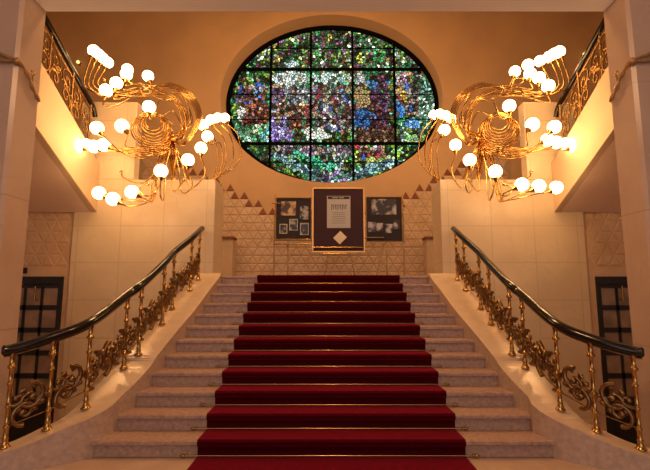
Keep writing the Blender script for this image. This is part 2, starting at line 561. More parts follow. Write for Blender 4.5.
FOL = [(.04, .24, .07), (.18, .30, .03), (.015, .05, .02), (.16, .07, .02), (.18, .42, .26), (.01, .08, .04), (.06, .36, .15), (.02, .03, .02)]
TOPF = [(.05, .26, .08), (.30, .48, .30), (.10, .04, .05), (.015, .06, .02), (.01, .03, .015), (.6, .72, .5), (.20, .08, .16), (.10, .20, .04), (.03, .12, .04), (.08, .03, .03), (.20, .28, .06), (.02, .10, .05), (.5, .42, .10)]
ZONES = [  # (kind, params in photograph pixels, colours)
    ('r', (228, 20, 440, 70), TOPF),
    ('r', (298, 27, 314, 36), [(.5, .42, .05), (.15, .2, .06), (.1, .1, .05)]),
    ('e', (361, 58, 3, 5), [(.7, .7, .1)]),
    ('e', (291, 64, 7, 4), [(.7, .8, .75), (.4, .6, .6)]),
    ('r', (236, 84, 266, 102), [(.05, .10, .45), (.10, .25, .6), (.22, .09, .05), (.3, .25, .2), (.08, .06, .10)]),
    ('r', (243, 102, 268, 124), [(.24, .06, .03), (.32, .12, .05), (.10, .03, .02), (.15, .06, .05)]),
    ('e', (241, 114, 4, 8), [(.75, .75, .6), (.8, .8, .7)]),
    ('r', (232, 124, 270, 143), [(.10, .42, .16), (.25, .6, .25), (.08, .25, .12), (.15, .5, .55), (.5, .6, .35)]),
    ('r', (271, 86, 311, 118), [(.6, .62, .6), (.15, .25, .45), (.20, .07, .05), (.4, .3, .18), (.12, .2, .15), (.5, .45, .4), (.25, .35, .5), (.06, .05, .06)]),
    ('r', (288, 106, 309, 128), [(.32, .11, .04), (.24, .07, .03), (.12, .05, .03), (.4, .2, .08)]),
    ('r', (271, 117, 293, 143), [(.25, .20, .55), (.35, .28, .6), (.16, .10, .32), (.4, .38, .6), (.2, .12, .2)]),
    ('e', (291, 78, 20, 8), [(.8, .85, .78), (.55, .72, .66), (.85, .85, .8), (.3, .45, .3), (.6, .66, .72), (.35, .28, .2)]),
    ('e', (332, 77, 20, 5.5), [(.65, .8, .72), (.6, .75, .45), (.35, .6, .55), (.2, .4, .2), (.75, .8, .7)]),
    ('r', (311, 84, 353, 112), [(.28, .05, .06), (.12, .05, .04), (.10, .22, .14), (.45, .42, .38), (.2, .08, .16), (.06, .08, .14), (.3, .3, .16), (.12, .2, .32)]),
    ('r', (311, 112, 353, 131), [(.08, .12, .3), (.5, .5, .48), (.2, .08, .06), (.08, .2, .1), (.05, .05, .05), (.35, .25, .2), (.55, .6, .55)]),
    ('q', (300, 127, 318, 127, 336, 138, 306, 139), [(.85, .85, .75), (.8, .8, .66)]),
    ('r', (355, 72, 366, 84), [(.4, .42, .4), (.2, .2, .18), (.5, .5, .45)]),
    ('e', (362, 96, 8, 13), [(.45, .30, .12), (.38, .24, .10), (.5, .36, .18)]),
    ('e', (366, 119, 13, 12), [(.03, .10, .36), (.05, .16, .45), (.02, .07, .22), (.04, .2, .4)]),
    ('r', (370, 76, 389, 131), [(.10, .03, .04), (.18, .05, .05), (.05, .02, .04), (.14, .06, .12), (.05, .09, .2)]),
    ('e', (373, 84, 5, 5), [(.06, .22, .42)]),
    ('r', (354, 129, 395, 143), [(.13, .06, .03), (.08, .04, .03), (.22, .12, .06)]),
    ('r', (395, 72, 424, 104), [(.26, .05, .08), (.22, .12, .2), (.42, .44, .42), (.10, .16, .1), (.32, .16, .08), (.5, .5, .5)]),
    ('r', (398, 90, 406, 108), [(.7, .45, .06), (.6, .38, .05)]),
    ('r', (406, 88, 420, 116), [(.35, .26, .2), (.1, .14, .1), (.4, .36, .34), (.2, .1, .06)]),
    ('e', (400, 110, 6, 7), [(.04, .18, .6), (.08, .3, .65)]),
    ('e', (414, 124, 10, 6), [(.06, .22, .65), (.3, .6, .75), (.10, .3, .7)]),
    ('r', (419, 78, 437, 128), [(.35, .6, .5), (.2, .42, .35), (.12, .3, .12), (.5, .62, .5), (.06, .14, .06)]),
    ('r', (395, 128, 424, 143), [(.12, .3, .1), (.3, .4, .1), (.1, .15, .2), (.2, .35, .2)]),
    ('r', (274, 145, 352, 155), [(.28, .22, .27), (.16, .11, .13), (.4, .36, .38), (.22, .16, .2)]),
    ('q', (288, 153, 300, 152, 336, 165, 330, 171), [(.06, .55, .28), (.05, .45, .22), (.12, .6, .4)]),
    ('r', (356, 145, 384, 156), [(.36, .04, .06), (.22, .03, .04), (.15, .06, .03), (.3, .2, .08)]),
    ('r', (355, 156, 396, 166), [(.42, .46, .12), (.25, .35, .1), (.5, .5, .2), (.15, .2, .05)]),
    ('r', (336, 156, 344, 178), [(.6, .72, .66), (.3, .5, .4), (.08, .3, .2)]),
    ('q', (266, 155, 274, 152, 322, 171, 320, 180), [(.38, .62, .62), (.5, .72, .7), (.06, .14, .16), (.28, .5, .52), (.05, .10, .11)]),
    ('q', (352, 170, 394, 157, 397, 163, 354, 179), [(.38, .66, .68), (.5, .74, .74), (.06, .14, .16), (.28, .55, .58), (.05, .10, .11)]),
    ('r', (306, 172, 356, 184), [(.12, .4, .3), (.3, .2, .4), (.3, .5, .45), (.05, .12, .1)]),
]


def inside(kind, p, x, y):
    if kind == 'r':
        return p[0] <= x <= p[2] and p[1] <= y <= p[3]
    if kind == 'e':
        return ((x - p[0]) / p[2]) ** 2 + ((y - p[1]) / p[3]) ** 2 <= 1
    pts = [(p[i], p[i + 1]) for i in range(0, 8, 2)]
    sg = [(b[0] - a[0]) * (y - a[1]) - (b[1] - a[1]) * (x - a[0]) for a, b in zip(pts, pts[1:] + pts[:1])]
    return all(q >= 0 for q in sg) or all(q <= 0 for q in sg)


rg = random.Random(3)
NX, NZ = 92, 58
BLOBS = [(rg.uniform(222, 444), rg.uniform(20, 190), rg.random(), rg.choice((.3, .55, .8, 1.0, 1.15, 1.4))) for _ in range(1100)]
FIGS = []
for _x0, _x1, _y0, _y1, _n in ((272, 309, 90, 124, 13), (312, 352, 86, 128, 17), (396, 422, 78, 108, 8), (238, 266, 84, 104, 6), (276, 350, 146, 156, 9), (356, 384, 146, 156, 6)):
    for _i in range(_n):
        FIGS.append((_x0 + (_x1 - _x0) * (_i + rg.random()) / _n, rg.uniform(_y0, _y1), rg.uniform(1.1, 2.2), rg.uniform(3.5, 7.5), rg.choice([(.5, .5, .46), (.06, .10, .32), (.30, .05, .05), (.10, .04, .03), (.04, .05, .05), (.35, .25, .12), (.10, .22, .12), (.22, .10, .22)])))
gx, gz = 2 * OA / NX, 2 * OB / NZ
seeds = {}
for i in range(-1, NX + 1):
    for j in range(-1, NZ + 1):
        seeds[i, j] = (OX - OA + (i + .5 + .75 * rg.uniform(-1, 1)) * gx, OZ - OB + (j + .5 + .75 * rg.uniform(-1, 1)) * gz)


def clip(poly, mx, mz, nx, nz):
    out = []
    for (ax, az), (bx, bz) in zip(poly, poly[1:] + poly[:1]):
        da, db = (ax - mx) * nx + (az - mz) * nz, (bx - mx) * nx + (bz - mz) * nz
        if da <= 0:
            out.append((ax, az))
        if da * db < 0:
            t = da / (da - db)
            out.append((ax + (bx - ax) * t, az + (bz - az) * t))
    return out


gl = MB()
tints = []
PXA, PXB = at(226.5, 105, YG).x, at(438.5, 105, YG).x
PZA, PZB = at(333, 26.3, YG).z, at(333, 186.5, YG).z
for (i, j), (sx, sz) in seeds.items():
    if ((sx - OX) / (OA - .05)) ** 2 + ((sz - OZ) / (OB - .05)) ** 2 > 1:
        continue
    poly = [(sx - 2 * gx, sz - 2 * gz), (sx + 2 * gx, sz - 2 * gz), (sx + 2 * gx, sz + 2 * gz), (sx - 2 * gx, sz + 2 * gz)]
    for di in (-3, -2, -1, 0, 1, 2, 3):
        for dj in (-3, -2, -1, 0, 1, 2, 3):
            q = seeds.get((i + di, j + dj))
            if q is None or (di == 0 and dj == 0) or not poly:
                continue
            dx, dz = q[0] - sx, q[1] - sz
            L = math.hypot(dx, dz)
            g = .0078
            poly = clip(poly, sx + dx / 2 - dx / L * g, sz + dz / 2 - dz / L * g, dx / L, dz / L)
    if len(poly) < 3:
        continue
    ppx = 226.5 + (sx - PXA) / (PXB - PXA) * 212.0
    # undo the tilt of the view so the design sits where the photograph shows it
    lo, hi = 15.0, 195.0
    for _ in range(24):
        mid = (lo + hi) / 2
        if at(ppx, mid, YG).z > sz:
            lo = mid
        else:
            hi = mid
    ppy = lo
    cs, solid = FOL, False
    jx, jy = ppx + rg.uniform(-.8, .8), ppy + rg.uniform(-.8, .8)
    for kind, prm, colours in ZONES:
        if inside(kind, prm, jx, jy):
            cs, solid = colours, kind != 'r'
    bl = min(BLOBS, key=lambda q: ((q[0] - ppx) * 1.35) ** 2 + (q[1] - ppy) ** 2)
    c = cs[int(bl[2] * len(cs))] if rg.random() < .55 else rg.choice(cs)
    f = bl[3] * rg.choice((.15, .5, .8, 1.1, 1.5, 2.0))
    if solid:
        c, f = rg.choice(cs), rg.choice((.15, .7, .85, 1.0, 1.0, 1.1, 1.15))
    for fx_, fy_, fw, fh, fc in ([] if solid else FIGS):
        if ((ppx - fx_) / fw) ** 2 + ((ppy - fy_) / fh) ** 2 < 1:
            c, f = fc, rg.choice((.2, .7, 1.0, 1.5))
        elif ((ppx - fx_) / 1.6) ** 2 + ((ppy - fy_ + fh + 1.5) / 1.9) ** 2 < 1:
            c, f = (.45, .30, .20), 1.0
    if rg.random() < .03:
        c, f = rg.choice(FOL + [(.6, .62, .58), (.3, .1, .1)]), 1.0
    gl.add([(x, YG + .03, z) for x, z in poly], [tuple(range(len(poly)))])
    tints.append((c[0] * f, c[1] * f, c[2] * f, 1))
go = struct('window_glass', gl, GLASSPAINT, 0, wf)
at_ = go.data.attributes.new('tint', 'FLOAT_COLOR', 'FACE')
for i, c in enumerate(tints):
    at_.data[i].color = c

# ================================================================= STAIRCASE
XC = .06
# foot points of the balusters (x, y, z) read off both sides, and their tops
BY = [7.38, 6.98, 6.43, 6.0, 5.33, 5.12, 4.46, 4.2, 4.0]
LB = [(198, 284.5), (190, 293), (172, 313), (162, 326), (138.5, 353), (123.6, 370.7), (85.6, 408.6), (47, 430), (4.5, 448)]
RB = [(457.6, 285), (465.6, 293.7), (481, 313), (491, 326), (512, 352), (525.4, 369.5), (560.5, 410), (596.7, 432), (641, 450)]
FEET = {s: [at(px, py, y) for (px, py), y in zip(lst, BY)] for s, lst in ((-1, LB), (1, RB))}
for s in FEET:                                     # ease the heights onto one smooth line
    for p in FEET[s]:
        nos = R_ST + (p.y - Y_ST) / T_ST * R_ST
        if p.y > 4.6:
            p.z = .35 * p.z + .65 * (nos + .11)

st = thing('staircase', (XC, Y_ST, 0), 'wide pinkish marble staircase with curved side curbs rising to landing', 'staircase')
XIN = [(-2.62, 3.98), (-2.40, 4.10), (-2.22, 4.278), (-2.09, 4.55), (-2.02, 4.9), (-1.98, 5.25), (-1.93, 5.8), (-1.87, 6.4), (-1.82, 7.0), (-1.79, 7.45), (-1.78, 7.8)]


def x_in(y):
    for (xa_, ya), (xb_, yb_) in zip(XIN, XIN[1:]):
        if ya <= y <= yb_:
            return xa_ + (xb_ - xa_) * (y - ya) / (yb_ - ya)
    return XIN[-1][0]


for k in range(1, N_ST + 1):
    y, z = Y_ST + (k - 1) * T_ST, k * R_ST
    m = MB()
    e = y + T_ST + (.04 if k < N_ST else .05)
    prof = [(y + .006, z), (y, z - .008), (y, z - .034), (y + .008, z - .042), (y + .028, z - .044), (y + .028, z - R_ST + .0005), (e, z - R_ST + .0005), (e, z)]
    xi = x_in(y) - .12
    m.prism(prof, xi, -xi)
    m.build('step', STEP_STONE, st)

# curbs
for s in (-1, 1):
    ft = FEET[s]
    path = []                                      # (inner x, inner y, outer x, outer y, z)
    off = ft[2].x * s                              # side distance
    for p in ft:
        n = Vector((0, 0, 0))
        path.append((p.copy()))
    ext = [Vector((s * (abs(ft[-1].x) + .30), 3.86, .15)), Vector((s * (abs(ft[-1].x) + .75), 3.74, .14))]
    head = [Vector((ft[0].x, 7.595, ft[0].z + .12))]
    ctr = spline(head + path + ext, 6)
    m = MB()
    vs = []
    for i, p in enumerate(ctr):
        d = ctr[min(i + 1, len(ctr) - 1)] - ctr[max(i - 1, 0)]
        d.z = 0
        d.normalize()
        side = Vector((-d.y, d.x, 0)) * (1 if s < 0 else -1)      # towards the stair
        if side.x * s > 0 and p.y > 4.4:
            side = -side
        tgt = s * abs(x_in(p.y)) if p.y > 4.25 else None
        w_in = .235 if p.y > 4.5 else .235 - (4.5 - p.y) / .6 * .13
        w_in = max(.10, w_in)
        a = p + side * w_in
        if p.y > 4.6:
            a = Vector((tgt, p.y, p.z))
        b = p - side * .13
        vs += [(a.x, a.y, p.z), (b.x, b.y, p.z), (b.x, b.y, Z_LOW), (a.x, a.y, -.02 if p.y < Y_ST else Z_LOW)]
    n = len(ctr)
    fs = [(4 * i + k, 4 * i + (k + 1) % 4, 4 * i + 4 + (k + 1) % 4, 4 * i + 4 + k) for i in range(n - 1) for k in range(4)]
    m.add(vs, fs + [(0, 1, 2, 3), tuple(4 * (n - 1) + k for k in (3, 2, 1, 0))])
    m.m = [1 if i % 4 == 3 and i < len(fs) else 0 for i in range(len(m.f))]
    m.build('curb', [MARBLE_PLAIN, CURB_FACE], st, .012)

# carpet runner, laid over the steps
CW = 2.48 / 2
th = .012
top, und = [], []
pr = [(1.2, 0.0), (Y_ST + .028, 0.0)]
for k in range(1, N_ST + 1):
    y, z = Y_ST + (k - 1) * T_ST, k * R_ST
    pr += [(y + .026, z - .046), (y, z - .036), (y, z - .01), (y + .012, z)]
    if k < N_ST:
        pr += [(y + T_ST + .028, z)]
pr += [(10.3, Z_LAND)]
m = MB()
vs = []
for i, (y, z) in enumerate(pr):
    a, b = Vector(pr[max(i - 1, 0)]), Vector(pr[min(i + 1, len(pr) - 1)])
    d1 = (Vector(pr[i]) - a) if i else b - a
    d2 = (b - Vector(pr[i])) if i < len(pr) - 1 else d1
    n = Vector((-(d1.normalized().y), d1.normalized().x)) + Vector((-(d2.normalized().y), d2.normalized().x))
    n = n.normalized() * th * 1.15
    vs += [(XC - CW, y + n.x, z + n.y + .0015), (XC + CW, y + n.x, z + n.y + .0015), (XC + CW, y - .001, z + .0015), (XC - CW, y - .001, z + .0015)]
n = len(pr)
m.add(vs, [(4 * i + k, 4 * i + (k + 1) % 4, 4 * i + 4 + (k + 1) % 4, 4 * i + 4 + k) for i in range(n - 1) for k in range(4)] + [(0, 1, 2, 3), tuple(4 * (n - 1) + k for k in (3, 2, 1, 0))])
tag(m.build('stair_carpet', CARPET), 'dark red carpet runner laid down the middle of the staircase', 'carpet')

# stair rods
ORD = ['lowest', 'second', 'third', 'fourth', 'fifth', 'sixth', 'seventh', 'eighth', 'ninth', 'tenth', 'eleventh', 'twelfth']
for k in range(1, N_ST + 1):
    y, z = Y_ST + (k - 1) * T_ST + .003, (k - 1) * R_ST + .022
    lab = '%s stair rod %s' % (('lowest brass', 'across the foot of the carpet, on the floor') if k == 1 else ('highest brass', 'across the carpet just below the landing') if k == 12 else ('brass', 'pinning the carpet, %s one up from the floor' % ORD[k - 1]))
    t = thing('stair_rod', (XC, y, z), lab, 'stair rod', 'brass stair rods')
    m = MB(); m.tube([(XC - CW - .13, y, z), (XC + CW + .10, y, z)], .0065, 8); m.build('rod', BRASS, t)
    for s in (-1, 1):
        x = XC + s * (CW + (.13 if s < 0 else .10))
        m = MB()
        m.lathe([(.001, -.022), (.011, -.018), (.016, 0), (.012, .012), (.006, .02), (.006, .03)], (x, y, z), 10, 0, (s, 0, 0))
        m.box((x - s * .03 - .008, y, z - .02), (x - s * .03 + .008, y + .0238, z + .012))
        m.build('bracket', BRASS, t)

# =============================================================== BALUSTRADES
H_B = .80
PROF = [(.001, 0), (.046, 0), (.047, .012), (.036, .02), (.031, .035), (.025, .05), (.022, .07), (.028, .08), (.021, .092), (.019, .16), (.028, .168), (.028, .182), (.018, .19), (.0175, .33), (.026, .338), (.026, .35), (.018, .358),
        (.0175, .52), (.028, .53), (.028, .545), (.018, .555), (.0175, .66), (.034, .672), (.034, .688), (.022, .70), (.020, .76), (.026, .775), (.026, H_B + .02)]


def scroll(m, org, du, dv, a0, r0, turns, rt, flip=1, c=(0, 0)):
    """flat spiral in the plane of du, dv"""
    pts = []
    N = int(14 * turns) + 2
    for i in range(N):
        t = i / (N - 1)
        r = r0 * (1 - .85 * t)
        a = a0 + flip * 2 * math.pi * turns * t
        pts.append(org + du * (c[0] + r * math.cos(a)) + dv * (c[1] + r * math.sin(a)))
    m.tube(pts, [rt * (1 - .35 * i / (N - 1)) for i in range(N)], 6, 0, 1.25, 1.0)
    m.ball(pts[-1], rt * 1.5, 8, 5)


for s in (-1, 1):
    side = 'left' if s < 0 else 'right'
    ft = FEET[s]
    t = thing('stair_balustrade', ft[-1], 'brass balustrade with black handrail and scrollwork along the %s curb of the main stairs' % side, 'balustrade', 'main stair balustrades')
    for p in ft:
        m = MB(); m.lathe(PROF, (p.x, p.y, p.z - .001), 14); m.build('baluster', BRASS, t)
    tops = [p + Vector((0, 0, H_B + .035)) for p in ft]
    a = tops[0] + (tops[0] - tops[1]).normalized() * .14
    a.y = min(a.y, Y_WALL - .07)
    endp = tops[-1] + (tops[-1] - tops[-2]).normalized() * .09
    endp.z = tops[-1].z - .005
    pts = spline([a] + tops + [endp], 6)
    m = MB()
    rr = [.048] * len(pts)
    rr[0] = .03; rr[-1] = .03
    m.tube(pts, rr, 14, 0, 1.05, .92)
    m.build('handrail', RAIL, t, 0)
    m = MB()                                         # brass strip under the handrail
    m.tube([p - Vector((0, 0, .05)) for p in pts[2:-2]], .012, 6, 0, 2.0, .7)
    m.build('rail_strip', BRONZE, t)
    # scrollwork, bay by bay
    for i in range(len(ft) - 1):
        a, b = ft[i], ft[i + 1]
        L = Vector((b.x - a.x, b.y - a.y, 0)).length
        du = (b - a) / max(1, 1)
        n = max(1, round((b - a).length / .24))
        m = MB()
        dv = Vector((0, 0, 1))
        d = (b - a) / n
        dn = d.normalized()
        g = d.length
        for j in range(n):
            o = a + d * (j + .5) + dv * .32
            R_ = min(.125, g * .5)
            fl = 1 if j % 2 == 0 else -1
            scroll(m, o, dn, dv, math.pi * .5, R_, 1.25, .023, fl, (0, .035))
            scroll(m, o, dn, dv, -math.pi * .5, R_ * .9, 1.25, .022, fl, (R_ * .25, -.075))
            scroll(m, o, dn, dv, math.pi, R_ * .55, .9, .017, -fl, (-R_ * .75, -.03))
            scroll(m, o, dn, dv, 0, R_ * .55, .9, .017, -fl, (R_ * .8, .06))
            # acanthus leaves lying on the scrolls
            for q, (cu, cv, an) in enumerate(((-.05, .11, .6), (.06, -.02, -1.0), (-.03, -.10, 2.2), (.08, .1, 2.6))):
                c0 = o + dn * cu + dv * cv
                e0 = c0 + dn * (.055 * math.cos(an)) + dv * (.055 * math.sin(an))
                m.tube([c0, (c0 + e0) / 2, e0], [.008, .032, .004], 6, 0, .5, 1.0)
        # bars that carry the panel from baluster to baluster
        lo, hi = a + dv * .20, b + dv * .20
        m.tube([a + dv * .175, b + dv * .175], .006, 6)
        m.tube([a + dv * .345, b + dv * .345], .006, 6)
        m.build('scroll_panel', BRONZE, t)

# =========================================================== UPPER STAIRCASES
SX = 4.0


def fx(s, x):
    return x * s + (.02 if s > 0 else 0)


for s in (-1, 1):
    side = 'left' if s < 0 else 'right'
    y0, y1 = Y_WALL - .003, 4.45
    sl = .505
    zb0 = 2.905                                     # underside at the wall
    zt0 = zb0 + .93

    def zlow(y):
        return zb0 + (Y_WALL - y) * sl

    def zhigh(y):
        return 4.02 + (7.15 - y) * .545
    t = thing('upper_staircase', (fx(s, SX), y0, zb0), 'cream upper flight climbing towards the viewer beside the %s column' % side, 'staircase', 'upper flights')
    m = MB()
    x0, x1 = fx(s, SX), fx(s, SX + .12)
    vs = []
    for x in (x0, x1):
        vs += [(x, y0, zlow(y0)), (x, y1, zlow(y1)), (x, y1, zhigh(y1)), (x, 7.4, zhigh(7.4)), (x, 7.4, zhigh(7.4) - .03), (x, y0, zhigh(7.4) - .08)]
    n = 6
    m.add(vs, [tuple(range(n)), tuple(range(2 * n - 1, n - 1, -1))] + [(i, (i + 1) % n, n + (i + 1) % n, n + i) for i in range(n)])
    m.build('stringer', WHITE_PLASTER, t, .008)
    m = MB()
    x2 = fx(s, 5.75)
    m.add([(x1, y0, zlow(y0)), (x2, y0, zlow(y0)), (x2, y1, zlow(y1)), (x1, y1, zlow(y1)), (x1, y0, zlow(y0) + .1), (x2, y0, zlow(y0) + .1), (x2, y1, zlow(y1) + .1), (x1, y1, zlow(y1) + .1)],
          [(0, 1, 2, 3), (4, 5, 6, 7), (0, 1, 5, 4), (1, 2, 6, 5), (2, 3, 7, 6), (3, 0, 4, 7)])
    m.build('soffit', SOFFIT, t)
    m = MB()
    k = 0
    y = 7.1
    while y > 4.5:
        z = zlow(y - .32) + .105
        m.box((min(x1, x2), y - .32, z), (max(x1, x2), y, z + .16))
        y -= .3
    m.build('treads', STEP_STONE, t)

    # its balustrade
    yy0, yy1 = 7.28, 4.5
    xb_ = fx(s, SX + .06)
    ub = thing('stair_balustrade', (xb_, yy0, zhigh(yy0)), 'gilt scroll balustrade on the cream upper flight beside the %s column' % side, 'balustrade', 'upper flight balustrades')

    def ztop(y):
        return 4.80 + (7.22 - y) * .505
    m = MB(); m.tube(spline([(xb_, yy0 + .16, ztop(yy0 + .16) - .10), (xb_, yy0 + .08, ztop(yy0 + .08) - .015), (xb_, yy0 - .1, ztop(yy0 - .1)), (xb_, 6.0, ztop(6.0)), (xb_, yy1, ztop(yy1))], 6), .038, 10, 0, 1.2, 1.0); m.build('handrail', RAIL, ub)
    m = MB(); m.tube([(xb_, yy0 + .05, ztop(yy0 + .05) - .13), (xb_, yy1, ztop(yy1) - .13)], .014, 6); m.build('rail_bar', BRONZE, ub)
    m = MB(); m.tube([(xb_, yy0 + .05, zhigh(yy0 + .05) + .05), (xb_, yy1, zhigh(yy1) + .05)], .014, 6); m.build('foot_bar', BRONZE, ub)
    ys = [7.28, 6.7, 6.1, 5.6, 5.1, 4.6]
    for i, y in enumerate(ys):
        zb, zt = zhigh(y), ztop(y)
        h = zt - zb
        m = MB(); m.lathe([(r * .9, hh / (H_B + .02) * h) for r, hh in PROF], (xb_, y, zb - .002), 10); m.build('baluster', ANTIQUE, ub)
    for y, y2 in zip(ys, ys[1:]):
        m = MB()
        n = 2
        for j in range(n):
            ya = y + (y2 - y) * (j + .5) / n
            zc = (zhigh(ya) + ztop(ya)) / 2 - .05
            dn = Vector((0, -1, .47)).normalized()
            dv = Vector((0, 0, 1))
            o = Vector((xb_, ya, zc))
            hh = (ztop(ya) - zhigh(ya) - .2) / 2
            fl = 1 if j else -1
            scroll(m, o, dn, dv, .5 * math.pi, hh * .52, 1.3, .013, fl, (0, hh * .45))
            scroll(m, o, dn, dv, -.5 * math.pi, hh * .52, 1.3, .013, fl, (0, -hh * .45))
            scroll(m, o, dn, dv, 0, hh * .3, 1.0, .011, -fl, (.06, 0))
            scroll(m, o, dn, dv, math.pi, hh * .3, 1.0, .011, -fl, (-.07, hh * .1))
        m.build('scroll_panel', ANTIQUE, ub)

# ==================================================== GARLANDS ON THE COLUMNS
for s, cx in ((-1, CX_L), (1, CX_R)):
    side = 'left' if s < 0 else 'right'
    yf = 4.03
    p0 = at(17.5, 61.5, yf)
    z = p0.z
    t = thing('column_garland', (cx, yf, z), 'gilt rope garland wrapped round the %s marble column' % side, 'garland', 'gilt column garlands')
    k = cx - s * .0
    for dz in (.035, -.03):
        m = MB()
        m.tube(spline([(cx + s * .55, yf - .03, z + .16 + dz * .4), (cx + s * .3, yf - .035, z + .10 + dz), (cx + s * .16, yf - .035, z + .03 + dz), (cx + s * .02, yf - .03, z + dz * .3)], 6), .016, 8)
        m.build('rope', GILT, t)
    m = MB(); m.ball((cx - s * .006, yf - .006, z), .036, 10, 7); m.build('knob', GILT, t)
    m = MB()
    base = [(cx - s * .02, yf + .01, z), (cx - s * .035, yf + .11, z - .075), (cx - s * .035, yf + .22, z - .19), (cx - s * .03, yf + .33, z - .26)]
    m.tube(spline(base, 6), [.018 + .006 * math.sin(i * 1.3) for i in range(19)], 8)
    m.build('rope', GILT, t)
    m = MB()
    c = Vector((cx - s * .05, yf + .17, z - .035))
    m.ball(c, .017, 8, 5)
    for q in range(5):
        a = q * 2 * math.pi / 5
        e = c + Vector((0, math.cos(a) * .04, math.sin(a) * .04))
        m.tube([c, (c + e) / 2, e], [.006, .016, .004], 6, 0, .6, 1)
    m.tube([c, c + Vector((s * .02, .03, -.07))], .007, 6)
    m.build('rosette', GILT, t)
    m = MB()
    c = Vector((cx + s * .42, yf - .03, z + .17))
    for q in range(6):
        a = q * math.pi / 3
        e = c + Vector((math.cos(a) * .07, 0, math.sin(a) * .07))
        m.tube([c, (c + e) / 2, e], [.008, .024, .004], 6, 0, 1, .6)
    m.build('rosette', GILT, t)

# ================================================================ CHANDELIERS
LEFT_G = {
    'drop': [(99, 193, 6.75), (113, 199, 6.55), (132, 192, 6.45), (161, 171, 6.45)],
    'fan': [(188, 160, 6.8), (201, 148, 7.2), (207.5, 136.5, 7.6), (203, 125, 8.0), (211, 120, 8.3), (218, 118, 8.6), (225, 118, 8.9)],
    'reach': [(122, 126, 6.3), (97, 128, 6.45), (104, 145, 6.55), (94, 146.5, 6.75), (86, 145, 6.95), (79, 146, 6.9)],
    'crest': [(148, 76, 7.6), (126.5, 74, 7.2), (127.5, 69.5, 7.6), (116.5, 83, 6.9), (106, 90.5, 6.6), (94, 51, 7.1), (98.5, 54.5, 7.35), (103, 58.5, 7.6), (108, 62.5, 7.9)],
    'core': [(149, 107, 6.6)],
}
RIGHT_G = {   # mirrored into the same half as the left one
    'drop': [(96, 187.5, 6.75), (113.5, 186, 6.55), (130.5, 184.5, 6.45), (157, 171.5, 6.45)],
    'fan': [(182.5, 160, 6.8), (196.5, 145, 7.2), (207.5, 130, 7.6), (200.5, 119, 8.0), (206, 116, 8.3), (212, 114, 8.6), (218, 115, 8.9)],
    'reach': [(120, 124.5, 6.3), (98, 127, 6.45), (105, 140, 6.55), (96, 142.5, 6.75), (87, 144, 6.95), (79, 146, 6.9)],
    'crest': [(137, 71.5, 7.6), (124, 65, 7.4), (122, 73.5, 7.1), (113, 78, 6.9), (104, 86, 6.6), (112, 61, 7.7), (103, 57, 7.5), (98, 54, 7.3), (93, 52, 7.1)],
    'core': [(143, 106, 6.6)],
}
GR = .098
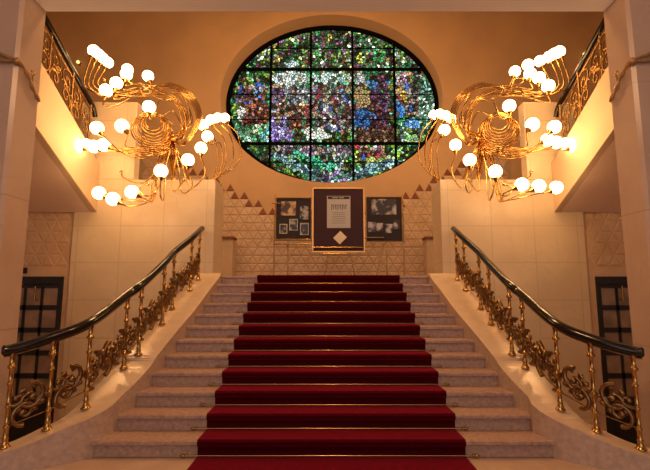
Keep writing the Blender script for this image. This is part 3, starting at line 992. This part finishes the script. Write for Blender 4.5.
for s, sets in ((-1, LEFT_G), (1, RIGHT_G)):
    side = 'left' if s < 0 else 'right'

    def W(px, py, y):
        p = at(px, py, y)
        if s > 0:
            p.x = -p.x + .035
        return p
    foot = W(173.5, 180, 7.86)
    foot.z = Z_PIER
    t = thing('chandelier', foot, 'gilt branching chandelier of white globes standing on the %s marble pier' % side, 'chandelier', 'globe chandeliers')
    hub = W(171, 138, 7.4)
    m = MB()
    m.lathe([(.001, 0), (.13, 0), (.13, .02), (.09, .035), (.05, .05), (.04, .08), (.03, .09)], foot, 20)
    m.build('base', BRASS_GOLD, t)
    m = MB()
    for q in range(6):
        a = q * math.pi / 3
        o = Vector((math.cos(a) * .035, math.sin(a) * .035, 0))
        m.tube(spline([foot + o * .8 + Vector((0, 0, .05)), foot + o + Vector((0, -.05, .22)), (foot + hub) / 2 + o + Vector((0, -.08, .05)), hub + o], 5), .014, 8)
    m.tube([foot + Vector((0, -.02, .27)), foot + Vector((0, -.05, .30))], .055, 10)
    m.build('mast', BRASS_GOLD, t)
    # the swirl of tubes round the middle
    m = MB()
    cc = W(153, 126, 7.0)
    for q in range(7):
        r = .36 - q * .033
        tilt = .55 + .12 * q
        pts = []
        for i in range(34):
            a = s * (i / 33 * 2 * math.pi * 1.12 + q * .5)
            rr = r * (1 - .18 * i / 33)
            v = Vector((rr * math.cos(a), rr * math.sin(a) * .95, 0))
            v = Matrix.Rotation(-tilt, 3, 'X') @ v
            v = Matrix.Rotation(s * .25, 3, 'Y') @ v
            pts.append(cc + v + Vector((0, 0, -.10 + q * .03)))
        m.tube(pts, .0115, 6)
    m.build('swirl', BRASS_GOLD, t)
    m = MB()
    m.ball(hub, .085, 14, 9)
    m.lathe([(.03, -.10), (.10, -.05), (.11, 0), (.08, .05), (.03, .09)], hub, 14)
    m.build('hub', BRASS_GOLD, t)

    def arm(pts, tip_dir, c):
        """tube from the hub to the globe at c; socket and globe ride on it"""
        d = Vector(tip_dir).normalized()
        base = c - d * (GR + .012)
        mb = MB(); mb.tube(spline([hub] + pts + [base - d * .05, base], 8), .0112, 7)
        a = mb.build('arm', BRASS_GOLD, t)
        mb = MB(); mb.lathe([(.012, -.05), (.022, -.042), (.026, -.02), (.045, .0), (.050, .016), (.044, .018), (.02, .010)], base, 12, 0, d)
        mb.build('socket', BRASS_GOLD, a)
        mb = MB(); mb.ball(c, GR, 20, 12)
        mb.build('globe', GLOBE, a)
        return a

    for i, g in enumerate(sets['drop']):
        c = W(*g)
        low = c + Vector((0, 0, -.36))
        if i == 3:
            arm([W(167, 160, 7.15), W(165, 185, 6.9), W(163.5, 200, 6.65), W(160.5, 196, 6.42)], (0, 0, 1), c)
        else:
            e = (g[0] + 18, g[1] + 6 + 1.5 * i, g[2] + .05)
            arm([W(164 - 3 * i, 160, 7.1), W(152 + 2 * i, 185 + 3 * i, 6.85), W(148 + 2 * i, 200 + i, 6.75), W(*e)], (-.8 if s < 0 else .8, -.1, .45), c)
    for i, g in enumerate(sets['fan']):
        c = W(*g)
        q = (i + 1) / 7
        if i < 2:
            arm([W(178 + 4 * i, 165, 7.2), W(182 + 8 * i, 192 - 4 * i, 7.0 + .2 * i), W(g[0] + 4, g[1] + 26, g[2])], (0, 0, 1), c)
        else:
            x = g[0] + 2
            y = g[2]
            arm([W(182, 160, 7.6), W(192, 182, 8.0 + .06 * i), W(206 + 1.2 * i, 186 - i, max(8.35, y - .05)), W(x + 12, 170 - 1.5 * i, max(8.4, y)), W(x + 11, 148 - 2 * i, max(8.3, y))], (-.45 if s < 0 else .45, 0, .9), c)
    for i, g in enumerate(sets['reach']):
        c = W(*g)
        e = (i * 5) % 6 - 2.5
        arm([W(166 + e * 1.5, 147 + e, 7.1 + e * .03), W(146 + e, 152.5 + e * 2.2, 6.7 + e * .04), W(min(126, g[0] + 22 + (8 if i < 2 else 0)), 150.5 + e * 1.6, g[2] + .02)], (-.6 if s < 0 else .6, 0, .75 if i < 2 else .3), c)
    for i, g in enumerate(sets['crest']):
        c = W(*g)
        e = (-.9, 4.1, -.4, 4.7, .1, 5.2, .6, 5.8, 1.2)[i]
        lp = [W(184 - e * .6, 144 - e, 7.4), W(199 - e * 2.6, 119, 7.75 - e * .04), W(191 - e * 2.1, 97 + e * 2.0, 7.75 - e * .05), W(170 - e * .6, 85 + e * 2.0, 7.65 - e * .05), W(147 - e * .5, 88.5 + e * 1.3, 7.5 - e * .04)]
        if g[1] < 64 and g[0] < 113:
            x = g[0]
            lp += [W(118, 95 + (i % 3), 7.4), W(x + 4, 97 - (i % 3) * 2, g[2]), W(x - 10, 84, g[2])]
            arm(lp, (.35 if s < 0 else -.35, 0, 1), c)
        elif g[0] > 134:
            arm(lp[:4] + [W(g[0] + 10, 91, 7.6)], (-.3 if s < 0 else .3, 0, .8), c)
        else:
            arm(lp + [W(g[0] + 13, g[1] + 14, g[2] + .1), W(g[0] - 2, g[1] + 16, g[2])], (.1, 0, 1), c)
    for g in sets['core']:
        arm([W(186, 130, 7.2), W(176, 104, 6.9), W(160, 101, 6.7), W(152, 118, 6.6)], (0, 0, 1), W(*g))
    # bare brass curls with no globe
    for i, pts in enumerate(([(168, 150, 7.2), (150, 178, 6.9), (138, 183, 6.8), (124, 178, 6.8), (121, 172, 6.8)], [(170, 150, 7.2), (158, 188, 6.7), (146, 196, 6.6), (140, 188, 6.6), (148, 184, 6.6)],
                             [(176, 150, 7.2), (172, 186, 6.9), (176, 190, 6.85), (184, 180, 6.9)],
                             [(182, 128, 7.3), (176, 104, 7.2), (158, 98, 7.1), (151, 92, 7.1)], [(186, 128, 7.3), (180, 102, 7.25), (160, 92, 7.2), (151, 87, 7.2)], [(190, 120, 7.5), (180, 92, 7.5), (150, 86, 7.4), (131, 83, 7.3), (129, 79, 7.3)],
                             [(192, 122, 7.5), (178, 94, 7.5), (140, 90, 7.3), (112, 92, 7.1), (104, 80, 7.1)], [(182, 130, 7.2), (174, 112, 7.0), (164, 115, 6.95), (162, 121, 6.95)])):
        mb = MB(); mb.tube(spline([hub] + [W(*p) for p in pts], 8), .0105, 7)
        mb.ball(W(*pts[-1]), .03, 10, 7)
        mb.build('curl', BRASS_GOLD, t)

# small lamps on the back wall
for s, px, py in ((-1, 78, 62), (1, 584.5, 54)):
    side = 'left' if s < 0 else 'right'
    p = at(px, py, Y_BACK - .10)
    t = thing('wall_lamp', (p.x, Y_BACK, p.z), 'tiny round lamp on the orange wall beyond the %s upper balustrade' % side, 'lamp', 'tiny wall lamps')
    m = MB(); m.ball(p, .045, 12, 8); m.build('bulb', SMALL_GLOBE, t)
    m = MB(); m.tube([p + Vector((0, .03, 0)), (p.x, Y_BACK, p.z)], .02, 8); m.lathe([(.001, .012), (.05, .01), (.05, 0)], (p.x, Y_BACK, p.z), 12, 0, (0, -1, 0)); m.build('bracket', BRASS, t)

# ================================================================ DISPLAY BOARDS
YB = 8.9


def board(x0, y0, x1, y1, dep, face, label, legs, trim, ledge=None, bars=()):
    a, b = at(x0, y1, dep), at(x1, y0, dep)
    t = thing('display_board', ((a.x + b.x) / 2, dep, Z_LAND), label, 'display board', 'notice boards on the landing')
    m = MB(); m.box((a.x, dep, a.z), (b.x, dep + .03, b.z)); m.build('panel', face, t, .003)
    m = MB()
    w = trim
    for p, q in (((a.x - w, a.z - w), (b.x + w, a.z)), ((a.x - w, b.z), (b.x + w, b.z + w)), ((a.x - w, a.z), (a.x, b.z)), ((b.x, a.z), (b.x + w, b.z))):
        m.box((p[0], dep - .012, p[1]), (q[0], dep + .035, q[1]))
    m.build('frame', FRAME if trim > .018 else BRONZE, t, .003)
    zf = Z_LAND + .0325
    for lx, ly, lean in legs:
        p = at(lx, ly, dep + .05)
        m = MB(); m.tube([p, (p.x + lean, dep + .05 + abs(lean) * .3, zf - .015)], .012, 8)
        m.build('leg', BRASS, t)
    for x0_, x1_, yy in bars:
        p, q = at(x0_, yy, dep - .02), at(x1_, yy, dep - .02)
        m = MB(); m.tube([p, q], .011, 8); m.build('bar', BRASS, t)
    return t


def sheet(name, x0, y0, x1, y1, dep, mats, label, cat, group=None, border=0.0, rot=0.0):
    a, b = at(x0, y1, dep), at(x1, y0, dep)
    c = (a + b) / 2
    w, h = (b.x - a.x) / 2, (b.z - a.z) / 2
    m = MB()

    def quad(w_, h_, d0, d1, mi):
        pts = [(-w_, -h_), (w_, -h_), (w_, h_), (-w_, h_)]
        R = [(c.x + x * math.cos(rot) - z * math.sin(rot), c.z + x * math.sin(rot) + z * math.cos(rot)) for x, z in pts]
        vs = [(x, dep - d0, z) for x, z in R] + [(x, dep - d1, z) for x, z in R]
        m.add(vs, [(0, 1, 2, 3), (4, 5, 6, 7), (0, 1, 5, 4), (1, 2, 6, 5), (2, 3, 7, 6), (3, 0, 4, 7)], mi)
    quad(w, h, .0005, .004, 0)
    if border:
        quad(w - border, h - border, .004, .005, 1)
    o = m.build(name, mats)
    return tag(o, label, cat, group), c, w, h


board(276, 198.2, 311, 240, YB, BOARD_DARK, 'dark photo board on brass legs, standing left of the taller purple board', [(275, 195, 0), (288, 240, 0)], .014, None, [(272, 281, 203.2), (274, 312, 239.3), (274, 310, 244)])
board(313.5, 189, 363, 251, YB - .12, BOARD, 'tall aubergine notice board in a brass frame, middle of the three', [(330, 247, -.12), (349, 247, .12)], .03, None, [(313.5, 363, 247.3), (321, 355, 253.5)])
board(367, 197.5, 401, 241, YB, BOARD_DARK, 'dark photo board on brass legs, standing right of the taller purple board', [(402.5, 195, 0), (386.5, 240, -.0), (384, 243, -.16)], .014, None, [(364, 384, 237.5)])
# what is pinned on them
o, c, w, h = sheet('poster', 327, 196, 350.3, 228, YB - .12, PAPER, 'white poster with dark heading pinned on the tall aubergine board', 'poster')
hd = MB()
d = YB - .12 - .0045
hd.box((c.x - w * .93, d - .001, c.z + h * .80), (c.x + w * .93, d, c.z + h * .97))
hd.build('heading_band', INK, o)
lt = MB()
lt.box((c.x - w * .55, d - .002, c.z + h * .86), (c.x - w * .05, d - .001, c.z + h * .91)); lt.box((c.x + .05 * w, d - .002, c.z + h * .86), (c.x + w * .45, d - .001, c.z + h * .91))
lt.build('heading_text', PAPER, o)
lt = MB()
rr = random.Random(5)
x = c.x - w * .62
for i in range(9):                                   # the blurred title: upright strokes with bars, not legible in the photograph
    zt, zb = c.z + h * .46, c.z + h * (.18 if i % 3 else .12)
    lt.box((x, d - .001, zb), (x + w * .055, d, zt))
    if i % 2 == 0:
        lt.box((x + w * .055, d - .001, zt - h * .06), (x + w * .11, d, zt))
    x += w * .15
for i in range(6):
    z = c.z - h * (.05 + .13 * i)
    ww = w * rr.uniform(.35, .6)
    lt.box((c.x - ww, d - .0008, z), (c.x + ww, d, z + h * .018))
lt.build('title_text', INK, o)
sheet('note', 333.2, 231.5, 346.8, 243.8, YB - .12, CREAM_PAPER, 'cream square note pinned cornerwise below the white poster', 'note')
# turn the note on its corner
no = bpy.data.objects['note']
me = no.data
cx = sum(v.co.x for v in me.vertices) / len(me.vertices)
cz = sum(v.co.z for v in me.vertices) / len(me.vertices)
for v in me.vertices:
    dx, dz = (v.co.x - cx) * .74, (v.co.z - cz) * .74
    v.co.x, v.co.z = cx + (dx - dz) * .7071, cz + (dx + dz) * .7071
G = 'photographs on the dark boards'
for x0, y0, x1, y1, mm, lab, bd in (
        (281, 201.5, 296, 215.5, [PHOTO_WARM, PHOTO_WARM], 'large warm coloured photograph, upper one on the board left of the purple board', 0),
        (300, 206, 308.5, 219.5, [PHOTO_BW, PHOTO_BW], 'upright grey photograph beside the large warm one on the left board', 0),
        (279.5, 224, 287.3, 233.5, [CREAM_PAPER, PHOTO_BW], 'small dark photograph low at the left edge of the left board', .012),
        (289.2, 219, 297.8, 230.5, [PAPER, PHOTO_BW], 'small white bordered photograph in the middle of the left board', .014),
        (300, 223, 308.8, 235, [PAPER, PHOTO_BW], 'small white bordered photograph in the lower right of the left board', .014),
        (371.5, 199, 396, 214.5, [PHOTO_PALE, PHOTO_PALE], 'wide pale photograph across the top of the right board', 0),
        (368, 222, 375.5, 232, [PHOTO_PALE, PHOTO_PALE], 'small photograph lowest left on the right board', 0),
        (376.5, 223, 383, 231, [PHOTO_PALE, PHOTO_PALE], 'small photograph second from left along the foot of the right board', 0),
        (385.5, 224, 392.5, 233, [PHOTO_PALE, PHOTO_PALE], 'small photograph third from left along the foot of the right board', 0),
        (393.5, 219.5, 399.5, 229, [PHOTO_PALE, PHOTO_PALE], 'small photograph at the right edge of the right board', 0)):
    sheet('photograph', x0, y0, x1, y1, YB, mm, lab, 'photograph', G, bd)

# ===================================================================== LIGHT
def light(name, kind, loc, energy, colr, size=None, rot=None, sy=None):
    d = bpy.data.lights.new(name, kind)
    d.energy, d.color = energy, colr
    if kind == 'AREA':
        d.size = size
        if sy:
            d.shape, d.size_y = 'RECTANGLE', sy
    elif size:
        d.shadow_soft_size = size
    o = bpy.data.objects.new(name, d)
    COL.objects.link(o)
    o.location = loc
    if rot:
        o.rotation_euler = rot
    return o


light('front_fill_assumed_daylight', 'AREA', (0, -3.9, 2.4), 112, (1.0, .85, .82), 8, (math.radians(90), 0, 0), 4)  # unseen panel added behind the camera as front fill, standing in for assumed daylight
light('assumed_hall_lamp', 'POINT', (.1, 1.6, 4.9), 125, (1, .57, .28), .12)  # unseen lamp, assumed from glints on the stair rods; doubles as warm fill
light('stair_hall_warm_fill', 'AREA', (0, 6.6, 9.6), 230, (1, .53, .22), 1.2)  # unseen lamp added as warm fill for landing, walls and treads
w = bpy.data.worlds.new('world')
S.world = w
w.use_nodes = True
w.node_tree.nodes['Background'].inputs[0].default_value = (.30, .28, .30, 1)
w.node_tree.nodes['Background'].inputs[1].default_value = .12

# ==================================================================== CAMERA
cd = bpy.data.cameras.new('camera')
cd.sensor_fit, cd.sensor_width = 'HORIZONTAL', 36
cd.lens = 36 * F_PX / 650
cd.clip_start = .05
cam = bpy.data.objects.new('camera', cd)
COL.objects.link(cam)
cam.location = (0, 0, EYE)
cam.rotation_euler = (math.radians(90) + PITCH, 0, 0)
S.camera = cam
S.view_settings.view_transform = 'Standard'
S.view_settings.look = 'None'
S.view_settings.exposure = .5
S.view_settings.gamma = 1
S.view_settings.use_curve_mapping = False
